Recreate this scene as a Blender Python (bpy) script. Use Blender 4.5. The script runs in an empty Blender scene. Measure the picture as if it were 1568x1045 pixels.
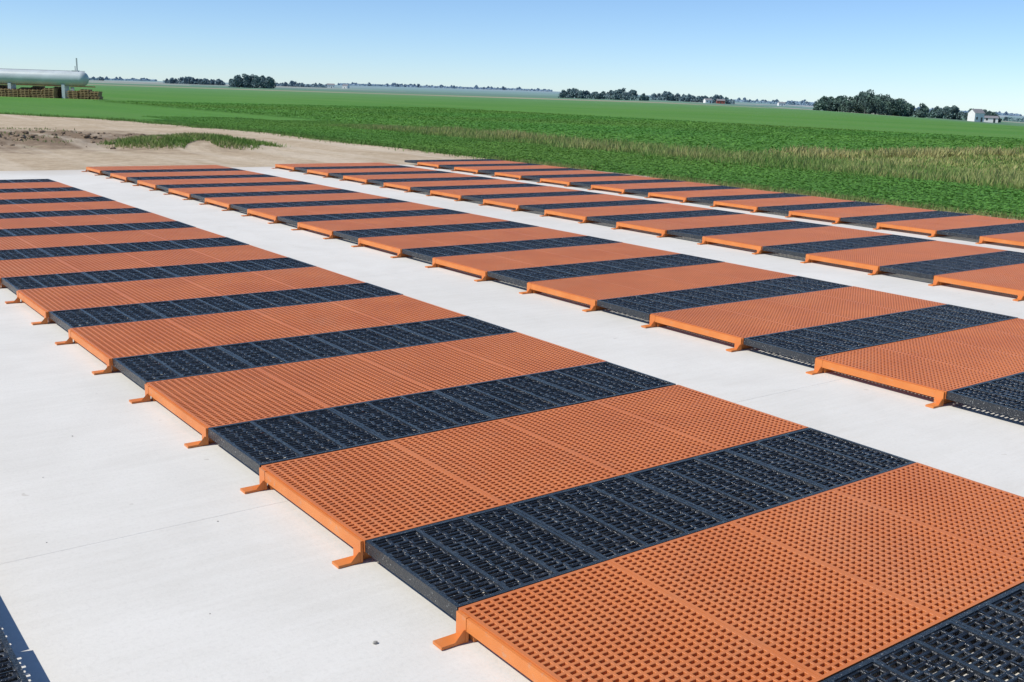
import bpy, bmesh, math
import numpy as np
from mathutils import Matrix, Vector, noise
rng = np.random.default_rng(7)
scene = bpy.context.scene
COL = scene.collection

# ------------------------------------------------------------------ helpers
def obj_from(name, me, mat=None, parent=None, loc=(0, 0, 0)):
    ob = bpy.data.objects.new(name, me)
    COL.objects.link(ob)
    ob.location = loc
    if mat is not None and len(me.materials) == 0:
        me.materials.append(mat)
    if parent: ob.parent = parent
    return ob

def mesh_py(name, v, f, smooth=False):
    me = bpy.data.meshes.new(name)
    me.from_pydata([tuple(a) for a in v], [], f)
    me.update()
    if smooth:
        me.polygons.foreach_set('use_smooth', [True] * len(me.polygons))
    return me

def quads_mesh(name, V, C=None, k=4):
    """V (n,k,3) loose faces, C (n,3) colours"""
    n = len(V)
    me = bpy.data.meshes.new(name)
    me.vertices.add(n * k)
    me.vertices.foreach_set('co', np.asarray(V, dtype=np.float32).ravel())
    me.loops.add(n * k)
    me.loops.foreach_set('vertex_index', np.arange(n * k, dtype=np.int32))
    me.polygons.add(n)
    me.polygons.foreach_set('loop_start', np.arange(0, n * k, k, dtype=np.int32))
    me.polygons.foreach_set('loop_total', np.full(n, k, dtype=np.int32))
    me.update(calc_edges=True)
    if C is not None:
        a = me.color_attributes.new('Col', 'FLOAT_COLOR', 'POINT')
        cc = np.ones((n, k, 4), dtype=np.float32)
        cc[:, :, :3] = np.asarray(C)[:, None, :]
        a.data.foreach_set('color', cc.ravel())
    return me

class B:
    """box / part accumulator"""
    def __init__(s): s.v = []; s.f = []
    def quad(s, a, b, c, d):
        i = len(s.v); s.v += [a, b, c, d]; s.f.append((i, i + 1, i + 2, i + 3))
    def box(s, x0, x1, y0, y1, z0, z1):
        i = len(s.v)
        s.v += [(x0, y0, z0), (x1, y0, z0), (x1, y1, z0), (x0, y1, z0), (x0, y0, z1), (x1, y0, z1), (x1, y1, z1), (x0, y1, z1)]
        for q in ((0, 3, 2, 1), (4, 5, 6, 7), (0, 1, 5, 4), (1, 2, 6, 5), (2, 3, 7, 6), (3, 0, 4, 7)):
            s.f.append(tuple(i + k for k in q))
    def cell(s, X0, X1, Y0, Y1, x0, x1, y0, y1, z, ch, dep):
        """top ring around a hole, chamfer, walls"""
        i = len(s.v)
        O = [(X0, Y0), (X1, Y0), (X1, Y1), (X0, Y1)]
        H = [(x0, y0), (x1, y0), (x1, y1), (x0, y1)]
        H2 = [(x0 + ch, y0 + ch), (x1 - ch, y0 + ch), (x1 - ch, y1 - ch), (x0 + ch, y1 - ch)]
        s.v += [(a, b, z) for a, b in O] + [(a, b, z) for a, b in H] + [(a, b, z - ch) for a, b in H2] + [(a, b, z - dep) for a, b in H2]
        for r in (0, 4, 8):
            for k in range(4):
                k2 = (k + 1) % 4
                s.f.append((i + r + k, i + r + k2, i + r + 4 + k2, i + r + 4 + k))

def nt(mat):
    mat.use_nodes = True
    t = mat.node_tree
    t.nodes.clear()
    return t
def N(t, typ, **kw):
    n = t.nodes.new(typ)
    for k, v in kw.items():
        if k.startswith('i_'):
            key = k[2:]
            n.inputs[int(key) if key.isdigit() else key.replace('_', ' ')].default_value = v
        else: setattr(n, k, v)
    return n
def L(t, a, b): t.links.new(a, b)
def rgba(c): return (c[0], c[1], c[2], 1)
def noise_n(t, vec, scale, detail=4, rough=.55, dist=0):
    n = N(t, 'ShaderNodeTexNoise', i_Scale=scale, i_Detail=detail, i_Roughness=rough, i_Distortion=dist)
    L(t, vec, n.inputs['Vector']); return n.outputs['Fac']
def ramp(t, fac, stops, interp='LINEAR'):
    r = N(t, 'ShaderNodeValToRGB'); r.color_ramp.interpolation = interp
    e = r.color_ramp.elements
    while len(e) < len(stops): e.new(.5)
    for q, (p, c) in zip(e, stops):
        q.position = p; q.color = rgba(c) if hasattr(c, '__len__') else (c, c, c, 1)
    L(t, fac, r.inputs[0]); return r.outputs[0]
def mix(t, fac, a, b, mode='MIX'):
    m = N(t, 'ShaderNodeMix', data_type='RGBA', blend_type=mode)
    for sock, val in ((m.inputs[0], fac), (m.inputs[6], a), (m.inputs[7], b)):
        if isinstance(val, (int, float)): sock.default_value = val
        elif isinstance(val, tuple): sock.default_value = rgba(val)
        else: L(t, val, sock)
    return m.outputs[2]
def math_n(t, op, a, b=None, clamp=False):
    m = N(t, 'ShaderNodeMath', operation=op, use_clamp=clamp)
    for sock, val in ((m.inputs[0], a), (m.inputs[1], b)):
        if val is None: continue
        if isinstance(val, (int, float)): sock.default_value = val
        else: L(t, val, sock)
    return m.outputs[0]
def mapr(t, v, a, b, c=0., d=1.):
    m = N(t, 'ShaderNodeMapRange', interpolation_type='SMOOTHSTEP')
    L(t, v, m.inputs[0])
    for i, x in enumerate((a, b, c, d)): m.inputs[1 + i].default_value = x
    return m.outputs[0]
HAZE_PAINT = (.29, .40, .52)
def paint_haze(t, col, Ld=2300.):  # aerial haze painted into the base colour, growing with distance from the origin
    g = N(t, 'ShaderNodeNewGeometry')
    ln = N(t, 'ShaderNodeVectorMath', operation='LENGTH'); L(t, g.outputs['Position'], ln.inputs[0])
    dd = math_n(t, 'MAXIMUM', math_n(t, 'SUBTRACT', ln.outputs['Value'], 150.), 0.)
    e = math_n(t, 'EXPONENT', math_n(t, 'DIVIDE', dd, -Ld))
    return mix(t, math_n(t, 'SUBTRACT', 1., e), col, HAZE_PAINT)
def finish(t, col, rough=.8, bump=None, bstr=.3, bdist=.01, spec=.3, trans=0., metal=0.):
    p = N(t, 'ShaderNodeBsdfPrincipled')
    p.inputs['Specular IOR Level'].default_value = spec
    p.inputs['Metallic'].default_value = metal
    if isinstance(col, tuple): p.inputs['Base Color'].default_value = rgba(col)
    else: L(t, col, p.inputs['Base Color'])
    if isinstance(rough, (int, float)): p.inputs['Roughness'].default_value = rough
    else: L(t, rough, p.inputs['Roughness'])
    if bump is not None:
        b = N(t, 'ShaderNodeBump'); b.inputs['Strength'].default_value = bstr; b.inputs['Distance'].default_value = bdist
        L(t, bump, b.inputs['Height']); L(t, b.outputs[0], p.inputs['Normal'])
    o = N(t, 'ShaderNodeOutputMaterial')
    if trans > 0:
        tr = N(t, 'ShaderNodeBsdfTranslucent'); ms = N(t, 'ShaderNodeMixShader'); ms.inputs[0].default_value = trans
        if isinstance(col, tuple): tr.inputs[0].default_value = rgba(col)
        else: L(t, col, tr.inputs[0])
        L(t, p.outputs[0], ms.inputs[1]); L(t, tr.outputs[0], ms.inputs[2]); L(t, ms.outputs[0], o.inputs[0])
    else: L(t, p.outputs[0], o.inputs[0])
def geopos(t): return N(t, 'ShaderNodeNewGeometry').outputs['Position']

# ------------------------------------------------------------------ materials
def m_orange():
    m = bpy.data.materials.new('orange_plastic'); t = nt(m)
    g = geopos(t); oi = N(t, 'ShaderNodeObjectInfo')
    c = ramp(t, noise_n(t, g, 2.2, 5, .6), [(.3, (.55, .150, .036)), (.7, (.66, .200, .052))])
    c = mix(t, ramp(t, noise_n(t, g, .9, 6, .7), [(.54, 0.), (.72, .35)]), c, (.58, .26, .12))
    c = mix(t, ramp(t, noise_n(t, g, 14, 6, .7), [(.5, 0.), (.75, .4)]), c, (.45, .18, .075))
    c = mix(t, math_n(t, 'MULTIPLY', oi.outputs['Random'], .3), c, (.52, .165, .055))
    finish(t, c, .42, noise_n(t, g, 160, 3), .25, .002, .35)
    return m
def m_orange_beam():
    m = bpy.data.materials.new('orange_fibreglass'); t = nt(m); g = geopos(t)
    c = ramp(t, noise_n(t, g, 6, 5), [(.3, (.60, .18, .04)), (.7, (.69, .235, .06))])
    c = mix(t, ramp(t, noise_n(t, g, 25, 4, .7), [(.58, 0.), (.7, .5)]), c, (.45, .30, .2))
    finish(t, c, .45, noise_n(t, g, 90, 3), .2, .002, .4)
    return m
def m_black():
    m = bpy.data.materials.new('black_cast_iron'); t = nt(m); g = geopos(t); oi = N(t, 'ShaderNodeObjectInfo')
    c = ramp(t, noise_n(t, g, 5, 5), [(.3, (.007, .009, .012)), (.75, (.018, .022, .027))])
    c = mix(t, ramp(t, noise_n(t, g, 28, 5, .7), [(.58, 0.), (.72, .5)]), c, (.12, .12, .11))
    c = mix(t, ramp(t, noise_n(t, g, 110, 2, .5), [(.66, 0.), (.70, .8)]), c, (.33, .33, .31))  # pale dust specks that also paint sparkle into the base colour
    c = mix(t, math_n(t, 'MULTIPLY', oi.outputs['Random'], .12), c, (.05, .055, .06))
    r = ramp(t, noise_n(t, g, 40, 4), [(.3, .16), (.7, .42)])
    finish(t, c, r, noise_n(t, g, 90, 4, .7), .8, .006, .75)
    return m
def m_concrete():
    m = bpy.data.materials.new('concrete'); t = nt(m); g = geopos(t)
    c = ramp(t, noise_n(t, g, .35, 6, .6), [(.3, (.655, .632, .570)), (.7, (.745, .722, .662))])
    c = mix(t, ramp(t, noise_n(t, g, 1.7, 6, .65, .6), [(.35, .35), (.6, 0.)]), c, (.57, .545, .485))
    mp = N(t, 'ShaderNodeMapping'); mp.inputs['Scale'].default_value = (1.2, 14, 1); L(t, g, mp.inputs[0])
    c = mix(t, ramp(t, noise_n(t, mp.outputs[0], 1.5, 5, .7), [(.4, 0.), (.8, .35)]), c, (.80, .78, .725))
    c = mix(t, ramp(t, noise_n(t, g, 60, 3, .6), [(.3, .2), (.5, 0.)]), c, (.50, .48, .43))
    c = mix(t, ramp(t, noise_n(t, g, 9, 2, .5), [(.235, .4), (.255, 0.)]), c, (.40, .36, .30))
    s = N(t, 'ShaderNodeSeparateXYZ'); L(t, g, s.inputs[0])
    e = mapr(t, math_n(t, 'ADD', s.outputs[1], math_n(t, 'MULTIPLY', noise_n(t, g, .8, 4), 2.)), 18.4, 20.4)
    c = mix(t, math_n(t, 'MULTIPLY', e, .6), c, (.47, .40, .31))
    finish(t, c, .7, noise_n(t, g, 45, 6, .7), .25, .004, .3)
    return m
def m_lot():
    m = bpy.data.materials.new('packed_dirt'); t = nt(m); g = geopos(t)
    c = ramp(t, noise_n(t, g, .5, 6, .6), [(.3, (.43, .335, .225)), (.7, (.60, .50, .365))])
    c = mix(t, ramp(t, noise_n(t, g, 4, 6, .7), [(.4, .5), (.6, 0.)]), c, (.34, .26, .17))
    mp = N(t, 'ShaderNodeMapping'); mp.inputs['Location'].default_value = (-5.4, -30.2, 0); L(t, g, mp.inputs[0])
    mp2 = N(t, 'ShaderNodeMapping'); mp2.inputs['Scale'].default_value = (.165, .15, 0); L(t, mp.outputs[0], mp2.inputs[0])
    ln = N(t, 'ShaderNodeVectorMath', operation='LENGTH'); L(t, mp2.outputs[0], ln.inputs[0])
    k = math_n(t, 'ADD', ln.outputs['Value'], math_n(t, 'MULTIPLY', noise_n(t, g, .7, 6, .75), 1.8))
    c = mix(t, math_n(t, 'MULTIPLY', mapr(t, k, 2.05, 1.35), .85), c, (.175, .125, .085))
    c = mix(t, ramp(t, noise_n(t, g, .55, 5, .65, .5), [(.63, 0.), (.70, .4)]), c, (.18, .20, .08))
    mp3 = N(t, 'ShaderNodeMapping'); mp3.inputs['Rotation'].default_value = (0, 0, .25); mp3.inputs['Scale'].default_value = (.9, .05, 1); L(t, g, mp3.inputs[0])
    c = mix(t, ramp(t, noise_n(t, mp3.outputs[0], 1., 4, .6), [(.5, 0.), (.65, .4)]), c, (.66, .58, .46))
    finish(t, c, .95, noise_n(t, g, 7, 8, .7), .6, .06, .1)
    return m
def m_terrain():
    m = bpy.data.materials.new('farmland'); t = nt(m); g = geopos(t)
    s = N(t, 'ShaderNodeSeparateXYZ'); L(t, g, s.inputs[0]); X, Y = s.outputs[0], s.outputs[1]
    bean = ramp(t, noise_n(t, g, .05, 6, .6), [(.3, (.085, .225, .040)), (.7, (.115, .265, .050))])
    bean = mix(t, ramp(t, noise_n(t, g, 2.5, 6, .75), [(.35, .3), (.62, 0.)]), bean, (.05, .145, .028))
    mp = N(t, 'ShaderNodeMapping'); mp.inputs['Scale'].default_value = (1.3, .03, 1); L(t, g, mp.inputs[0])
    bean = mix(t, ramp(t, noise_n(t, mp.outputs[0], 1., 3, .7), [(.42, .2), (.6, 0.)]), bean, (.05, .15, .03))
    mp3 = N(t, 'ShaderNodeMapping'); mp3.inputs['Scale'].default_value = (.07, .012, 1); L(t, g, mp3.inputs[0])
    bean = mix(t, ramp(t, noise_n(t, mp3.outputs[0], 1., 4, .6), [(.45, 0.), (.75, .45)]), bean, (.15, .26, .075))
    yel = ramp(t, noise_n(t, g, .35, 6, .7), [(.35, (.16, .23, .05)), (.5, (.25, .28, .09)), (.65, (.36, .33, .14))])
    edge = mapr(t, Y, 16.0, 20.0)
    yel = mix(t, math_n(t, 'MULTIPLY', edge, .7), yel, (.42, .37, .17))
    Yn = math_n(t, 'ADD', Y, math_n(t, 'MULTIPLY', noise_n(t, g, .3, 3), 3.))
    ym = math_n(t, 'MULTIPLY', mapr(t, Yn, 22.6, 21.8), mapr(t, X, 24.5, 26.5))
    c = mix(t, ym, bean, yel)
    d = N(t, 'ShaderNodeVectorMath', operation='LENGTH'); L(t, g, d.inputs[0])
    mp4 = N(t, 'ShaderNodeMapping'); mp4.inputs['Rotation'].default_value = (0, 0, .9); mp4.inputs['Scale'].default_value = (.0012, .0042, 1); L(t, g, mp4.inputs[0])
    vo = N(t, 'ShaderNodeTexVoronoi', distance='CHEBYCHEV'); L(t, mp4.outputs[0], vo.inputs['Vector']); vo.inputs['Scale'].default_value = 1.
    sx = N(t, 'ShaderNodeSeparateXYZ'); L(t, vo.outputs['Color'], sx.inputs[0])
    far = ramp(t, sx.outputs[0], [(0., (.09, .21, .045)), (.3, (.12, .24, .06)), (.45, (.36, .31, .17)), (.6, (.08, .17, .05)), (.78, (.42, .36, .22)), (.9, (.12, .24, .07))], 'CONSTANT')
    far = mix(t, ramp(t, noise_n(t, g, .012, 5, .7), [(.4, .4), (.6, 0.)]), far, (.07, .12, .04))
    c = mix(t, mapr(t, d.outputs['Value'], 470, 500), c, far)
    c = paint_haze(t, c)
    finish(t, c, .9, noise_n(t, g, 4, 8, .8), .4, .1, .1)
    return m
def m_leaf(name, trans=.25, hz=True, spec=.2):
    m = bpy.data.materials.new(name); t = nt(m)
    a = N(t, 'ShaderNodeVertexColor'); a.layer_name = 'Col'
    c = a.outputs[0]
    if hz: c = paint_haze(t, c, 1300.)
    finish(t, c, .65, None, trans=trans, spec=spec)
    return m
def m_simple(name, col, rough=.6, var=.15, scale=3, hz=False, spec=.3, metal=0., bs=.1):
    m = bpy.data.materials.new(name); t = nt(m); g = geopos(t)
    d = tuple(x * (1 - var) for x in col); u = tuple(min(1, x * (1 + var)) for x in col)
    c = ramp(t, noise_n(t, g, scale, 5, .65), [(.3, d), (.7, u)])
    if hz: c = paint_haze(t, c)
    finish(t, c, rough, noise_n(t, g, scale * 8, 4), bs, .01, spec, metal=metal)
    return m

MO, MOB, MB, MC, ML, MT = m_orange(), m_orange_beam(), m_black(), m_concrete(), m_lot(), m_terrain()
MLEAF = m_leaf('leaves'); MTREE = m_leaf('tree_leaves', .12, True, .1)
MTANK = m_simple('weathered_white_paint', (.50, .55, .55), .35, .12, .8, spec=.5)
MRUST = m_simple('rusty_brown', (.22, .13, .07), .9, .4, 2)
MWOOD = m_simple('weathered_wood', (.36, .24, .12), .9, .4, 2.5)
MSTEEL = m_simple('galvanised_steel', (.45, .47, .48), .4, .1, 3)
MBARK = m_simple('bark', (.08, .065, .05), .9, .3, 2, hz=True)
MWHITE = m_simple('white_siding', (.78, .78, .76), .6, .04, 1)
MROOF = m_simple('grey_roof', (.22, .22, .23), .7, .1, 1)
MRED = m_simple('red_siding', (.30, .07, .05), .7, .1, 1)
MGLASS = m_simple('window_glass', (.03, .04, .05), .1, .1, 1, spec=.6)

# ------------------------------------------------------------------ camera
F = 1591.8
r1 = Vector((.801115, -.597695, .031239)); r2 = Vector((-.113683, -.203203, -.972515)); r3 = r1.cross(r2)
cam_d = bpy.data.cameras.new('camera'); cam = bpy.data.objects.new('camera', cam_d); COL.objects.link(cam)
Mx = Matrix((( r1.x, -r2.x, -r3.x, -1.7008), (r1.y, -r2.y, -r3.y, -2.4848), (r1.z, -r2.z, -r3.z, 1.5875 + .09), (0, 0, 0, 1)))
cam.matrix_world = Mx
cam_d.sensor_width = 36; cam_d.lens = F / 1568 * 36
cam_d.clip_start = .05; cam_d.clip_end = 20000
scene.camera = cam

# ------------------------------------------------------------------ terrain
FW = np.array([.6039, .7971]); RT = np.array([.7971, -.6039]); C0 = np.array([-1.7, -2.48])
DD = np.array([0, 60, 150, 300, 500, 900, 1500, 3000, 5000, 9000.])
AZ = np.array([-.5, -.25, 0, .13, .285, .472])
ZT = np.array([[0] * 6, [0] * 6, [0, 0, 0, 0, 0, -.2], [0, 0, 0, 0, -.1, -2.2], [.2, 0, 0, 0, -1.0, -4.5],
               [.5, .2, .2, 0, -3, -7], [2, 2.5, 3, 2, -3.5, -10], [2, 8, 15, 11, 1, -11], [3, 12, 22, 16, 2, -19], [3, 12, 22, 16, 2, -40]], dtype=float)
def height(x, y):
    r = np.array([x, y]) - C0
    d = float(r @ FW); l = float(r @ RT); dist = math.hypot(d, l)
    if d < 1: k = 0.; az = 0
    else: az = l / d; k = min(1, max(0, d / dist * 2.2 - .2))
    row = np.array([np.interp(min(max(az, -.5), .472), AZ, ZT[i]) for i in range(len(DD))])
    z = float(np.interp(dist, DD, row)) * k
    if dist > 700:
        z += min(1, (dist - 700) / 1500) * dist * .0011 * noise.noise(Vector((x * .0011, y * .0011, 3.)))
    return z
def P(d, az):
    q = C0 + d * FW + d * az * RT
    return float(q[0]), float(q[1])
radii = [0, 4, 8, 14, 22, 30, 40, 55, 75, 100, 130, 165, 200, 250, 300, 360, 430, 500, 580, 680, 800, 900, 1050, 1200, 1400, 1600, 1850, 2100, 2400, 2700, 3000, 3400, 3900, 4500, 5200, 6200, 7500, 9000]
NA = 300
v = [(C0[0], C0[1], -.07)]; f = []
for r in radii[1:]:
    for k in range(NA):
        a = 2 * math.pi * k / NA
        x, y = C0[0] + r * math.cos(a), C0[1] + r * math.sin(a)
        v.append((x, y, height(x, y) - .07))
for k in range(NA): f.append((0, 1 + k, 1 + (k + 1) % NA))
for i in range(len(radii) - 2):
    for k in range(NA):
        a = 1 + i * NA + k; b = 1 + i * NA + (k + 1) % NA
        f.append((a, a + NA, b + NA, b))
obj_from('ground', mesh_py('ground', v, f, True), MT)

# ------------------------------------------------------------------ concrete slab (with sawn joints as real grooves)
b = B(); xs = [-30, -8.9, -4.9, -1.62, 3.17, 7.0, 10.7, 14.2]; ys = [-30, -14, -8.2, -3.2, 1.3, 5.9, 10.4, 15., 18.75]
g = .0016
for i in range(len(xs) - 1):
    for j in range(len(ys) - 1):
        b.box(xs[i] + g / 2, xs[i + 1] - g / 2, ys[j] + g / 2, ys[j + 1] - g / 2, -.12, 0)
b.box(-30, 14.2, -30, 18.75, -.125, -.004)
obj_from('concrete_slab', mesh_py('concrete_slab', b.v, b.f), MC)

# ------------------------------------------------------------------ dirt lot
MX, MY = 8.7, 25.9      # weedy mound
def xmax(y):
    return float(np.interp(y, [10, 35, 47, 53, 70], [14.65, 14.6, 12.4, 9.1, -2])) + .35 * noise.noise(Vector((y * .35, 0, 1)))
def lotz(x, y):
    z = .02 * noise.noise(Vector((x * .6, y * .6, 0))) + .008 * noise.noise(Vector((x * 3, y * 3, 0)))
    rr = math.hypot((x - 5.2) / 4.8, (y - 30.) / 4.6); k = max(0, 1 - rr)
    z += min(1, k * 2.5) * (.05 + .16 * abs(noise.noise(Vector((x * 1.1, y * 1.1, 5)))) + .09 * noise.noise(Vector((x * 3.7, y * 3.7, 9))))
    k2 = max(0, 1 - math.hypot((x - MX) / 3.0, (y - MY) / 2.2)); z += .30 * (k2 * k2 * (3 - 2 * k2))
    e = max(0, min(1, (y - 17.9) / 1.3)); return z * e - .03 + .035 * e
v = []; f = []; NYs = 240; NXs = 190
for j in range(NYs):
    y = 17.9 + (62 - 17.9) * (j / (NYs - 1)) ** 1.25
    xm = xmax(y)
    for i in range(NXs):
        u = i / (NXs - 1); x = -25 + (xm + 25) * u ** .75
        z = lotz(x, y)
        if i == NXs - 1: z = -.08
        v.append((x, y, z))
for j in range(NYs - 1):
    for i in range(NXs - 1):
        a = j * NXs + i; f.append((a, a + 1, a + 1 + NXs, a + NXs))
off = len(v); M = 120
for j in range(M):
    y = -25 + (17.9 + 25.2) * j / (M - 1); xm = 14.75 + .2 * noise.noise(Vector((y * .6, 4, 1)))
    for x, z in ((14.17, -.03), (14.35, .0 + .03 * noise.noise(Vector((y * 2, 3, 3)))), (xm, .0), (xm + .25, -.08)): v.append((x, y, z))
for j in range(M - 1):
    for i in range(3):
        a = off + j * 4 + i; f.append((a, a + 1, a + 5, a + 4))
obj_from('dirt_lot', mesh_py('dirt_lot', v, f, True), ML)

# ------------------------------------------------------------------ floor panels
p = 1.524; bw = .604; W = 2.535; ZT0 = .09
def make_orange():
    b = B(); Lo = p - bw; nt_ = 4; tw = W / nt_; th = .045
    for k in range(nt_):
        X0 = k * tw + .0012; X1 = (k + 1) * tw - .0012; Y0 = .003; Y1 = Lo - .003
        nx, ny = 17, 36; bd = .009
        b.quad((X0, Y0, 0), (X1, Y0, 0), (X1, Y0 + bd, 0), (X0, Y0 + bd, 0))
        b.quad((X0, Y1 - bd, 0), (X1, Y1 - bd, 0), (X1, Y1, 0), (X0, Y1, 0))
        b.quad((X0, Y0 + bd, 0), (X0 + bd, Y0 + bd, 0), (X0 + bd, Y1 - bd, 0), (X0, Y1 - bd, 0))
        b.quad((X1 - bd, Y0 + bd, 0), (X1, Y0 + bd, 0), (X1, Y1 - bd, 0), (X1 - bd, Y1 - bd, 0))
        b.quad((X0, Y0, -th), (X1, Y0, -th), (X1, Y0, 0), (X0, Y0, 0)); b.quad((X1, Y1, -th), (X0, Y1, -th), (X0, Y1, 0), (X1, Y1, 0))
        b.quad((X0, Y1, -th), (X0, Y0, -th), (X0, Y0, 0), (X0, Y1, 0)); b.quad((X1, Y0, -th), (X1, Y1, -th), (X1, Y1, 0), (X1, Y0, 0))
        x0 = X0 + bd; x1 = X1 - bd; y0 = Y0 + bd; y1 = Y1 - bd; cx = (x1 - x0) / nx; cy = (y1 - y0) / ny
        for i in range(nx):
            for j in range(ny):
                a = x0 + i * cx; c = y0 + j * cy
                b.cell(a, a + cx, c, c + cy, a + .0046, a + cx - .0046, c + .0048, c + cy - .0048, 0, .0012, .019)
    me = mesh_py('orange_tiles', b.v, b.f); me.materials.append(MO)
    b2 = B()
    for y in (.03, Lo - .075):
        b2.box(.012, W - .012, y, y + .035, -.09 + .001, -.046)      # beam under the tiles
    for y in (.01, Lo - .065):
        b2.box(-.012, -.001, y, y + .055, -.09 + .001, -.004)          # bracket upright
        b2.box(-.10, -.012, y + .002, y + .053, -.09 + .001, -.09 + .011)  # foot plate
        b2.quad((-.05, y + .002, -.079), (-.012, y + .002, -.079), (-.012, y + .002, -.045), (-.018, y + .002, -.045))
        b2.box(W + .001, W + .010, y, y + .055, -.089, -.004)
        b2.box(W + .010, W + .07, y + .002, y + .053, -.089, -.079)
    b2.box(-.0105, -.001, .066, Lo - .066, -.05, -.006)               # side rail
    me2 = mesh_py('orange_frame', b2.v, b2.f); me2.materials.append(MOB)
    return me, me2
def make_black():
    b = B(); ns = 12; sw = W / ns; th = .045; r_ = np.random.default_rng(3)
    for k in range(ns):
        gl = .0015 if k % 3 == 0 else 0; gr = .0015 if k % 3 == 2 else 0
        X0 = k * sw + gl; X1 = (k + 1) * sw - gr; Y0 = .003; Y1 = bw - .003
        bl = .015 if k % 3 == 0 else .009; br = .015 if k % 3 == 2 else .009; bd = .017
        b.quad((X0, Y0, 0), (X1, Y0, 0), (X1, Y0 + bd, 0), (X0, Y0 + bd, 0))
        b.quad((X0, Y1 - bd, 0), (X1, Y1 - bd, 0), (X1, Y1, 0), (X0, Y1, 0))
        b.quad((X0, Y0 + bd, 0), (X0 + bl, Y0 + bd, 0), (X0 + bl, Y1 - bd, 0), (X0, Y1 - bd, 0))
        b.quad((X1 - br, Y0 + bd, 0), (X1, Y0 + bd, 0), (X1, Y1 - bd, 0), (X1 - br, Y1 - bd, 0))
        b.quad((X0, Y0, -th), (X1, Y0, -th), (X1, Y0, 0), (X0, Y0, 0)); b.quad((X1, Y1, -th), (X0, Y1, -th), (X0, Y1, 0), (X1, Y1, 0))
        if k % 3 == 0: b.quad((X0, Y1, -th), (X0, Y0, -th), (X0, Y0, 0), (X0, Y1, 0))
        if k % 3 == 2: b.quad((X1, Y0, -th), (X1, Y1, -th), (X1, Y1, 0), (X1, Y0, 0))
        x0 = X0 + bl; x1 = X1 - br; y0 = Y0 + bd; y1 = Y1 - bd; nx, ny = 3, 20; cx = (x1 - x0) / nx; cy = (y1 - y0) / ny
        dz = -.007
        for (qa, qb) in (((x0, y0), (x1, y0)), ((x1, y0), (x1, y1)), ((x1, y1), (x0, y1)), ((x0, y1), (x0, y0))):
            b.quad((qa[0], qa[1], 0), (qb[0], qb[1], 0), (qb[0], qb[1], dz), (qa[0], qa[1], dz))
        for i in range(nx):
            for j in range(ny):
                a = x0 + i * cx; c = y0 + j * cy
                s = .008 if j % 2 else 0
                b.cell(a, a + cx, c, c + cy, a + .002 + s, a + cx - .010 + s, c + .0042, c + cy - .0042, dz + .005 * r_.random(), .0025, .015)
    me = mesh_py('black_slats', b.v, b.f); me.materials.append(MB)
    return me
meO, meF = make_orange(); meBk = make_black()
def put(kind, x, y):
    j = rng.normal(0, 1, 4)
    z = ZT0 + abs(j[0]) * .0006 + (.001 if kind == 'b' else 0)
    if kind == 'o':
        o = obj_from('orange_slatted_floor_panel', meO, None, None, (x + j[1] * .003, y, z))
        fr = obj_from('frame', meF, None, o)
    else:
        o = obj_from('black_slatted_floor_panel', meBk, None, None, (x + j[1] * .004, y, z))
    o.rotation_euler = (j[3] * .0012, 0, j[2] * .0009)
ROWS = [(0., -3, 10.9), (3.795, -1, 12.), (7.62, 0, 12.), (11.14, 1, 12.4)]
for x, k0, k1 in ROWS:
    for k in range(k0, 14):
        if k + .3 < k1: put('b', x, k * p)
        if k + .9 < k1: put('o', x, k * p + bw)
xz = -1.2 - W
for y in (.05, .66): put('b', xz, y)
put('o', xz, 1.27); put('b', xz, 2.2); put('o', xz, .04 - (p - bw)); put('b', xz, .04 - p)
put('o', xz, 2.81); put('b', xz, 3.74); put('o', xz, 4.35)

# ------------------------------------------------------------------ vegetation
def leaf_quads(c, size, flat=.5):
    n = len(c)
    a = rng.normal(size=(n, 3)); a /= np.linalg.norm(a, axis=1)[:, None]
    nrm = rng.normal(size=(n, 3)) * flat + np.array([0, 0, 1 - flat]); nrm /= np.linalg.norm(nrm, axis=1)[:, None]
    u = np.cross(nrm, a); u /= np.linalg.norm(u, axis=1)[:, None] + 1e-9
    w = np.cross(nrm, u)
    s = (size * (.6 + .8 * rng.random(n)))[:, None] if np.ndim(size) == 0 else (size)[:, None]
    return np.stack([c - u * s, c - w * s * .62, c + u * s, c + w * s * .62], axis=1)
def pn(x, y, s, o=0):
    return np.array([noise.noise(Vector((a * s, b_ * s, o))) for a, b_ in zip(x, y)])
def beans(n, x0, x1, y0, y1, size, h):
    x = x0 + (x1 - x0) * rng.random(n); y = y0 + (y1 - y0) * rng.random(n)
    row = np.abs(((x / .76) % 1) - .5) * 2
    z = h * (.75 + .25 * rng.random(n)) * (.85 + .15 * row) + .03 * pn(x, y, .5) - .03
    tone = .96 + .14 * rng.random(n) + .22 * pn(x, y, .12, 3)
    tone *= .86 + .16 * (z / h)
    yl = np.clip(.5 + pn(x, y, .07, 13), 0, 1) * .03
    col = np.stack([(.100 + yl) * tone, .270 * tone, .050 * tone], 1)
    return leaf_quads(np.stack([x, y, z], 1), size, .17), col
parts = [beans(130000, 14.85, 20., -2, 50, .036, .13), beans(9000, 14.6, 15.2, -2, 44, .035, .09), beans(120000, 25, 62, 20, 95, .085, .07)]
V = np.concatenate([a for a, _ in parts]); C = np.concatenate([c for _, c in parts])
obj_from('soybean_field', quads_mesh('soybeans', V, C), MLEAF)
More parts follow.
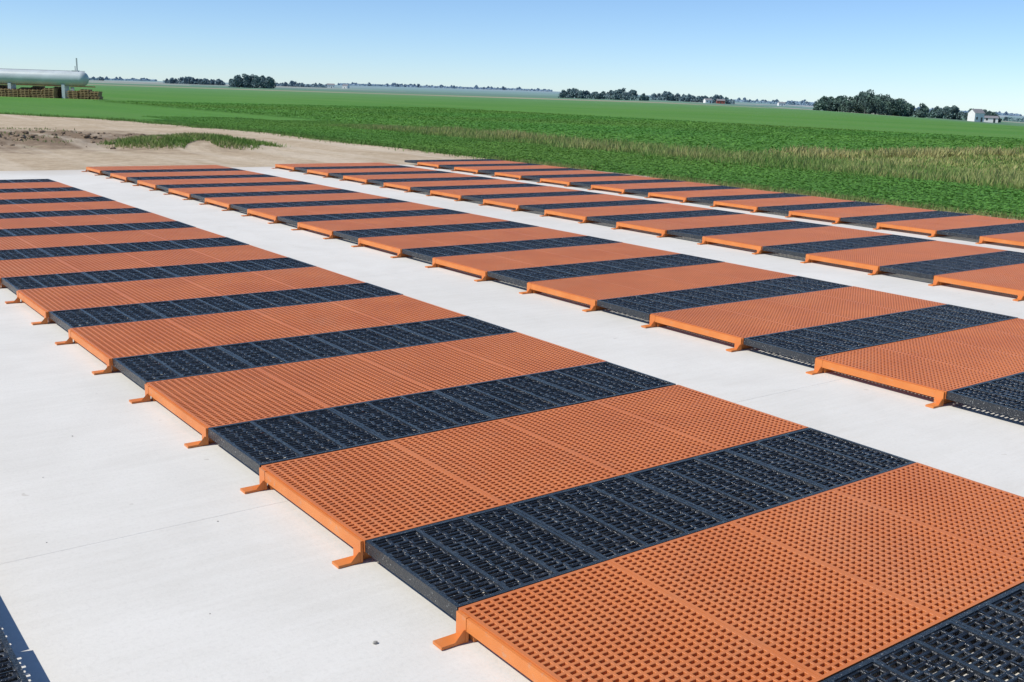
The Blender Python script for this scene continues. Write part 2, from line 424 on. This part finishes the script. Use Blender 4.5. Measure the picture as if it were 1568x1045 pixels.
def blades(x, y, z0, h, w, col, lean=.35):
    n = len(x); a = rng.random(n) * 2 * math.pi; dx = np.cos(a) * w; dy = np.sin(a) * w
    lx = rng.normal(0, lean, n) * h; ly = rng.normal(0, lean, n) * h
    p0 = np.stack([x - dx, y - dy, z0], 1); p1 = np.stack([x + dx, y + dy, z0], 1); p2 = np.stack([x + lx, y + ly, z0 + h], 1)
    return np.stack([p0, p1, p2], 1), col
def weeds(n, x0, x1, y0, y1, hh, w, tan):
    x = x0 + (x1 - x0) * rng.random(n); y = y0 + (y1 - y0) * rng.random(n)
    m = pn(x, y, .45, 7) + .4 * pn(x, y, 1.7, 2)
    h = hh * (.5 + .7 * rng.random(n)) * (1 + .7 * m) * np.clip((46 - y) / 10, .15, 1)
    k = np.clip((tan + .8 * m + rng.normal(0, .2, n)) * np.clip((46 - y) / 8, .0, 1), 0, 1)[:, None]
    col = (1 - k) * np.array([.14, .27, .055]) + k * np.array([.40, .37, .16])
    col *= (.8 + .35 * rng.random(n))[:, None]
    return blades(x, y, np.full(n, -.05), h, w, col)
sets = [weeds(40000, 20.6, 25, -2, 50, .25, .022, .38), weeds(14000, 19.5, 20.8, -2, 50, .20, .02, .0),
        weeds(46000, 24.5, 60, -4, 20.5, .12, .035, .5), weeds(7000, 26, 60, 18.6, 20.8, .26, .035, .8)]
V = np.concatenate([a for a, _ in sets]); C = np.concatenate([c for _, c in sets])
obj_from('grass_waterway', quads_mesh('grass_waterway', V, C, 3), MLEAF)
n = 9000; a = rng.random(n) * 6.283; r = np.sqrt(rng.random(n)) * 1.05
x = MX + 2.1 * r * np.cos(a) + rng.normal(0, .2, n); y = MY + 1.4 * r * np.sin(a) + rng.normal(0, .2, n)
z = np.array([lotz(a_, b_) for a_, b_ in zip(x, y)]) - .005
kk = np.clip(.3 + .9 * pn(x, y, .9, 1) + rng.normal(0, .2, n), 0, 1)[:, None]
keep = pn(x, y, .9, 11) > -.2
cc = ((1 - kk) * np.array([.13, .25, .05]) + kk * np.array([.38, .36, .16])) * (.75 + .45 * rng.random(n))[:, None]
A1, c1 = blades(x[keep], y[keep], z[keep], .05 + .08 * rng.random(keep.sum()), .016, cc[keep])
n = 9000; y = 19.5 + 45 * rng.random(n); x = np.array([xmax(q) for q in y]) + rng.normal(.1, .35, n)
c2 = np.array([.14, .25, .06]) * (.7 + .6 * rng.random(n))[:, None]
A2, c2 = blades(x, y, np.full(n, -.03), .07 + .10 * rng.random(n), .016, c2)
n = 5000; x = 1 + 8 * rng.random(n); y = 25 + 12 * rng.random(n); kp = pn(x, y, .5, 20) > .27
z = np.array([lotz(a_, b_) for a_, b_ in zip(x[kp], y[kp])]) - .005
c3 = np.array([.17, .22, .07]) * (.7 + .6 * rng.random(n))[:, None]
A3, c3 = blades(x[kp], y[kp], z, .03 + .06 * rng.random(kp.sum()), .016, c3[kp])
n = 9000; y = -2 + 22 * rng.random(n); x = 14.45 + rng.normal(.15, .16, n); kp = pn(x, y, .8, 31) > -.1
c4 = np.array([.22, .26, .09]) * (.7 + .7 * rng.random(n))[:, None]
A4, c4 = blades(x[kp], y[kp], np.full(kp.sum(), -.02), .04 + .10 * rng.random(kp.sum()), .01, c4[kp])
obj_from('grass', quads_mesh('grass', np.concatenate([A1, A2, A3, A4]), np.concatenate([c1, c2, c3, c4]), 3), MLEAF)

# dirt clods
bm = bmesh.new()
for _ in range(330):
    cx, cy = rng.normal(5., 2.2), rng.normal(29.6, 1.9); s = .015 + .07 * rng.random() ** 3
    r = bmesh.ops.create_icosphere(bm, subdivisions=2, radius=1)
    o = rng.random() * 100; zz = lotz(cx, cy)
    for q in r['verts']:
        d = 1 + .45 * noise.noise(q.co * 1.6 + Vector((o, 0, 0)))
        q.co = Vector((q.co.x * s * d * 1.2 + cx, q.co.y * s * d + cy, q.co.z * s * d * .7 + zz + s * .3))
me = bpy.data.meshes.new('clods'); bm.to_mesh(me); bm.free()
MCL = m_simple('dark_soil', (.24, .18, .125), .95, .45, 1.4, spec=.1, bs=.4)
obj_from('dirt_clods', me, MCL)
bm = bmesh.new()
pts = [(-.245, .09, .007), (-.6, .55, .002), (-.9, 1.4, .002), (-.5, 2.6, .003), (-.3, 1.25, .0025), (-.75, 2.1, .002)]
for i, (cx, cy, s) in enumerate(pts):
    r = bmesh.ops.create_icosphere(bm, subdivisions=2, radius=1)
    for q in r['verts']:
        d = 1 + .4 * noise.noise(q.co * 1.5 + Vector((i * 9, 0, 0)))
        q.co = Vector((q.co.x * s * d * 1.3 + cx, q.co.y * s * d + cy, q.co.z * s * d * .7 + s * .5))
me = bpy.data.meshes.new('pebbles'); bm.to_mesh(me); bm.free()
obj_from('pebbles', me, m_simple('stone_grey', (.3, .29, .26), .9, .2, 60))

# ------------------------------------------------------------------ distant trees
def crown(cx, cy, z0, h, w, dens, leaf):
    nl = int(7 + 4 * rng.random()); out = []; cols = []
    trunk_h = h * .10
    for i in range(nl):
        t_ = i / (nl - 1); a = rng.random() * 6.283
        rr = w * .32 * math.sin(math.pi * (.25 + .7 * t_)) * (.5 + .8 * rng.random())
        lc = np.array([cx + rr * math.cos(a), cy + rr * math.sin(a), z0 + trunk_h + (h - trunk_h) * (.15 + .72 * t_)])
        lr = w * (.17 + .11 * rng.random()) * (1.15 - .45 * t_)
        q = rng.normal(size=(dens, 3)); q /= np.linalg.norm(q, axis=1)[:, None]
        q = q * (lr * (.65 + .4 * rng.random(dens)))[:, None]; q[:, 2] *= .8
        out.append(lc + q)
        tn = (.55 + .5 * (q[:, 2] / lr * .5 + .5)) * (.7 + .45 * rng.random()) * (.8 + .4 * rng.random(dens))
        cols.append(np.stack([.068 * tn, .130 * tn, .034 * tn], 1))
    pts = np.concatenate(out)
    return leaf_quads(pts, leaf, .8), np.concatenate(cols)
def tree_mass(name, a0, a1, d, h, spacing, dens=60, leaf=.55, depth=25, gap=0.):
    Vs, Cs = [], []; tb = B()
    wid = (a1 - a0) * d; n = max(3, int(wid / spacing)); o_ = rng.random() * 50
    for i in range(n * 4):
        if rng.random() < gap: continue
        az = a0 + (a1 - a0) * rng.random(); dd = d + depth * rng.random()
        x, y = P(dd, az); z = height(x, y)
        e = min(1, min(az - a0, a1 - az) / (a1 - a0) * 6 + .55) * (1 + .45 * noise.noise(Vector((az * d / 22., o_, 0))))
        hh = h * (.6 + .38 * rng.random()) * e
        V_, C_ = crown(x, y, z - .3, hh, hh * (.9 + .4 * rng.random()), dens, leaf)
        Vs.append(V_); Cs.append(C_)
        s = hh * .02
        i0 = len(tb.v)
        tb.v += [(x - s, y - s, z - .3), (x + s, y - s, z - .3), (x + s, y + s, z - .3), (x - s, y + s, z - .3), (x - s * .4, y - s * .4, z + hh * .5), (x + s * .4, y - s * .4, z + hh * .5), (x + s * .4, y + s * .4, z + hh * .5), (x - s * .4, y + s * .4, z + hh * .5)]
        for q in ((0, 1, 5, 4), (1, 2, 6, 5), (2, 3, 7, 6), (3, 0, 4, 7)): tb.f.append(tuple(i0 + k for k in q))
    m = int(wid * 12 * (1 - gap)); az = a0 + (a1 - a0) * rng.random(m); pts = []
    for q in az:
        x, y = P(d + depth * rng.random(), q); pts.append((x, y, height(x, y) + h * .4 * rng.random()))
    pts = np.array(pts); Vs.append(leaf_quads(pts, leaf * 1.3, .8)); tn = .6 + .5 * rng.random(m)
    Cs.append(np.stack([.062 * tn, .12 * tn, .032 * tn], 1))
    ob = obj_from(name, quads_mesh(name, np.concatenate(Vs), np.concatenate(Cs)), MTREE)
    obj_from('trunks', mesh_py('trunks', tb.v, tb.f), MBARK, ob)
nm = 'distant_tree_line'
tree_mass(nm, -.334, -.276, 1200, 7.5, 6, 40, .8, 60)
tree_mass(nm, -.273, -.233, 850, 12, 5, 80, .6, 25)
tree_mass(nm, -.233, -.175, 1500, 6.5, 9, 30, 1., 60)
tree_mass(nm, -.42, -.39, 1500, 6, 9, 30, 1., 60)
tree_mass(nm, .036, .119, 900, 9, 6, 50, .7, 40)
tree_mass(nm, .122, .200, 1100, 9, 7, 45, .8, 50)
tree_mass(nm, .278, .382, 500, 9.4, 3.6, 90, .42, 25)
tree_mass(nm, .385, .449, 580, 7.8, 4.5, 80, .45, 30)
tree_mass(nm, .455, .53, 900, 7, 8, 40, .7, 50, .3)
tree_mass(nm, -.17, .03, 2700, 8, 26, 30, 1.8, 200, .35)
tree_mass(nm, .20, .28, 2000, 7, 20, 30, 1.5, 200, .3)
tree_mass(nm, .25, .47, 2600, 9, 24, 30, 1.8, 200, .25)
tree_mass(nm, -.52, -.34, 2300, 7, 24, 30, 1.6, 200, .3)

# ------------------------------------------------------------------ farm buildings
def building(name, d, az, w, dp, h, rh, wallm, rot=.3):
    x, y = P(d, az); z = height(x, y) - .1
    e = bpy.data.objects.new(name, None); COL.objects.link(e); e.location = (x, y, z); e.rotation_euler = (0, 0, math.atan2(RT[1], RT[0]) + rot)
    b = B(); b.box(-w / 2, w / 2, -dp / 2, dp / 2, 0, h)
    i = len(b.v); b.v += [(-w / 2, -dp / 2, h), (-w / 2, dp / 2, h), (-w / 2, 0, h + rh), (w / 2, -dp / 2, h), (w / 2, dp / 2, h), (w / 2, 0, h + rh)]
    b.f += [(i, i + 1, i + 2), (i + 3, i + 4, i + 5)]
    obj_from('walls', mesh_py('walls', b.v, b.f), wallm, e)
    b = B(); o = .3
    for s in (-1, 1):
        b.quad((-w / 2 - o, s * (dp / 2 + o), h - rh * o * 2 / dp + .05), (w / 2 + o, s * (dp / 2 + o), h - rh * o * 2 / dp + .05), (w / 2 + o, 0, h + rh + .05), (-w / 2 - o, 0, h + rh + .05))
    obj_from('roof', mesh_py('roof', b.v, b.f), MROOF, e)
    b = B(); nw = max(2, int(w / 2.5))
    for k in range(nw):
        cx = -w / 2 + (k + .5) * w / nw
        if k == nw // 2: b.box(cx - .5, cx + .5, -dp / 2 - .03, -dp / 2 + .02, 0.02, 2.1)
        else: b.box(cx - .45, cx + .45, -dp / 2 - .03, -dp / 2 + .02, 1., 2.2)
    obj_from('windows_and_door', mesh_py('win', b.v, b.f), MGLASS, e)
building('white_farmhouse', 520, .428, 5.5, 5, 4.2, 1.8, MWHITE)
building('farm_shed', 530, .441, 7, 5, 2.2, 1.0, MWHITE, -.2)
building('farm_shed', 1050, .176, 7, 6, 3, 1.4, MWHITE, .2)
building('farm_shed', 1080, .188, 8, 6, 3, 1.5, MRED, -.1)
building('farm_shed', 1400, .245, 9, 6, 3.4, 1.6, MWHITE, .1)
building('farm_shed', 1500, -.177, 10, 7, 4, 2, MWHITE, .1)
building('farm_shed', 1520, -.163, 8, 7, 3.5, 2, MWHITE, -.3)

# ------------------------------------------------------------------ storage tank
e = bpy.data.objects.new('storage_tank', None); COL.objects.link(e)
ang = math.atan2(.60, -.80)
e.location = (27.6, 105.7, -.1); e.rotation_euler = (0, 0, ang)
R = .70; Lt = 16.; zc = 1.93
prof = []
for k in range(9):
    q = math.pi / 2 * k / 8; prof.append((R * (1 - math.cos(q)) * .9, R * math.sin(q)))
prof += [(Lt * .25, R), (Lt * .5, R), (Lt * .75, R)]
for k in range(9):
    q = math.pi / 2 * (1 - k / 8); prof.append((Lt - R * (1 - math.cos(q)) * .9, R * math.sin(q)))
v = []; f = []; S = 32
for (x, r) in prof:
    for s in range(S):
        a = 2 * math.pi * s / S; v.append((x, max(r, .001) * math.cos(a), zc + max(r, .001) * math.sin(a)))
for i in range(len(prof) - 1):
    for s in range(S):
        f.append((i * S + s, i * S + (s + 1) % S, (i + 1) * S + (s + 1) % S, (i + 1) * S + s))
obj_from('vessel', mesh_py('vessel', v, f, True), MTANK, e)
b = B()
for x in (2.3, 7.5, 13.2):
    b.box(x - .15, x + .15, -.55, .55, -.05, zc - R + .12)
b.box(2.15, 2.45, -1.75, -1.55, -.05, 1.1)
obj_from('legs', mesh_py('legs', b.v, b.f), MTANK, e)
b = B()
b.box(1.0, 1.10, -.05, .05, zc + R - .05, zc + R + 1.25); b.box(1.2, 1.26, -.03, .03, zc + R - .05, zc + R + .5)
b.box(.9, 1.5, -.2, .2, zc + R - .06, zc + R + .08); b.box(.3, 15.5, -.02, .02, zc + R - .01, zc + R + .05)
obj_from('vent_pipes', mesh_py('vent', b.v, b.f), MSTEEL, e)
def stack(name, x0, x1, y0, h, mat, rows, seed):
    r_ = np.random.default_rng(seed); b = B(); x = x0
    while x < x1:
        w = .9 + .3 * r_.random(); hh = h * (.75 + .3 * r_.random())
        nz = int(hh / .16)
        for k in range(nz):
            j = r_.normal(0, .03)
            b.box(x + j, x + w - .06 + j, y0 - .5, y0 + .5, k * .16, k * .16 + .06)
            for bx in (0, .42, .84):
                b.box(x + j + bx * (w - .15), x + j + bx * (w - .15) + .1, y0 - .48, y0 + .48, k * .16 + .061, k * .16 + .159)
        x += w + .08 * r_.random()
    o = obj_from(name, mesh_py(name, b.v, b.f), mat); o.location = e.location; o.rotation_euler = e.rotation_euler
stack('pallet_stack', 2.7, 15, -.9, 1.15, MRUST, 1, 1)
stack('pallet_stack', 3.1, 15.2, .4, 1.0, MWOOD, 1, 5)
stack('pallet_stack', -1.2, 1.9, .3, 1.1, MWOOD, 1, 2)
b = B(); b.box(-.0, 16, -1.6, -1.5, 1.15, 1.25)
o = obj_from('steel_rail', mesh_py('rail', b.v, b.f), MRUST); o.location = e.location; o.rotation_euler = e.rotation_euler

# ------------------------------------------------------------------ light
el = math.radians(48); sx, sy = -.93, .30; nrm = math.hypot(sx, sy); sx /= nrm; sy /= nrm
D = Vector((sx * math.cos(el), sy * math.cos(el), math.sin(el)))
sd = bpy.data.lights.new('sun', 'SUN'); sd.energy = 4.5; sd.angle = math.radians(.5); sd.color = (1, .955, .88)
so = bpy.data.objects.new('sun', sd); COL.objects.link(so); so.rotation_euler = D.to_track_quat('Z', 'Y').to_euler()
w = bpy.data.worlds.new('World'); scene.world = w; w.use_nodes = True; t = w.node_tree; t.nodes.clear()
sk = t.nodes.new('ShaderNodeTexSky'); sk.sky_type = 'NISHITA'; sk.sun_disc = False
sk.sun_elevation = el; sk.sun_rotation = math.atan2(sx, sy); sk.air_density = .72; sk.dust_density = .1; sk.ozone_density = 7.; sk.altitude = 300
bg = t.nodes.new('ShaderNodeBackground'); bg.inputs[1].default_value = .14
o = t.nodes.new('ShaderNodeOutputWorld'); t.links.new(sk.outputs[0], bg.inputs[0]); t.links.new(bg.outputs[0], o.inputs[0])
scene.view_settings.view_transform = 'Standard'; scene.view_settings.look = 'None'; scene.view_settings.exposure = 0
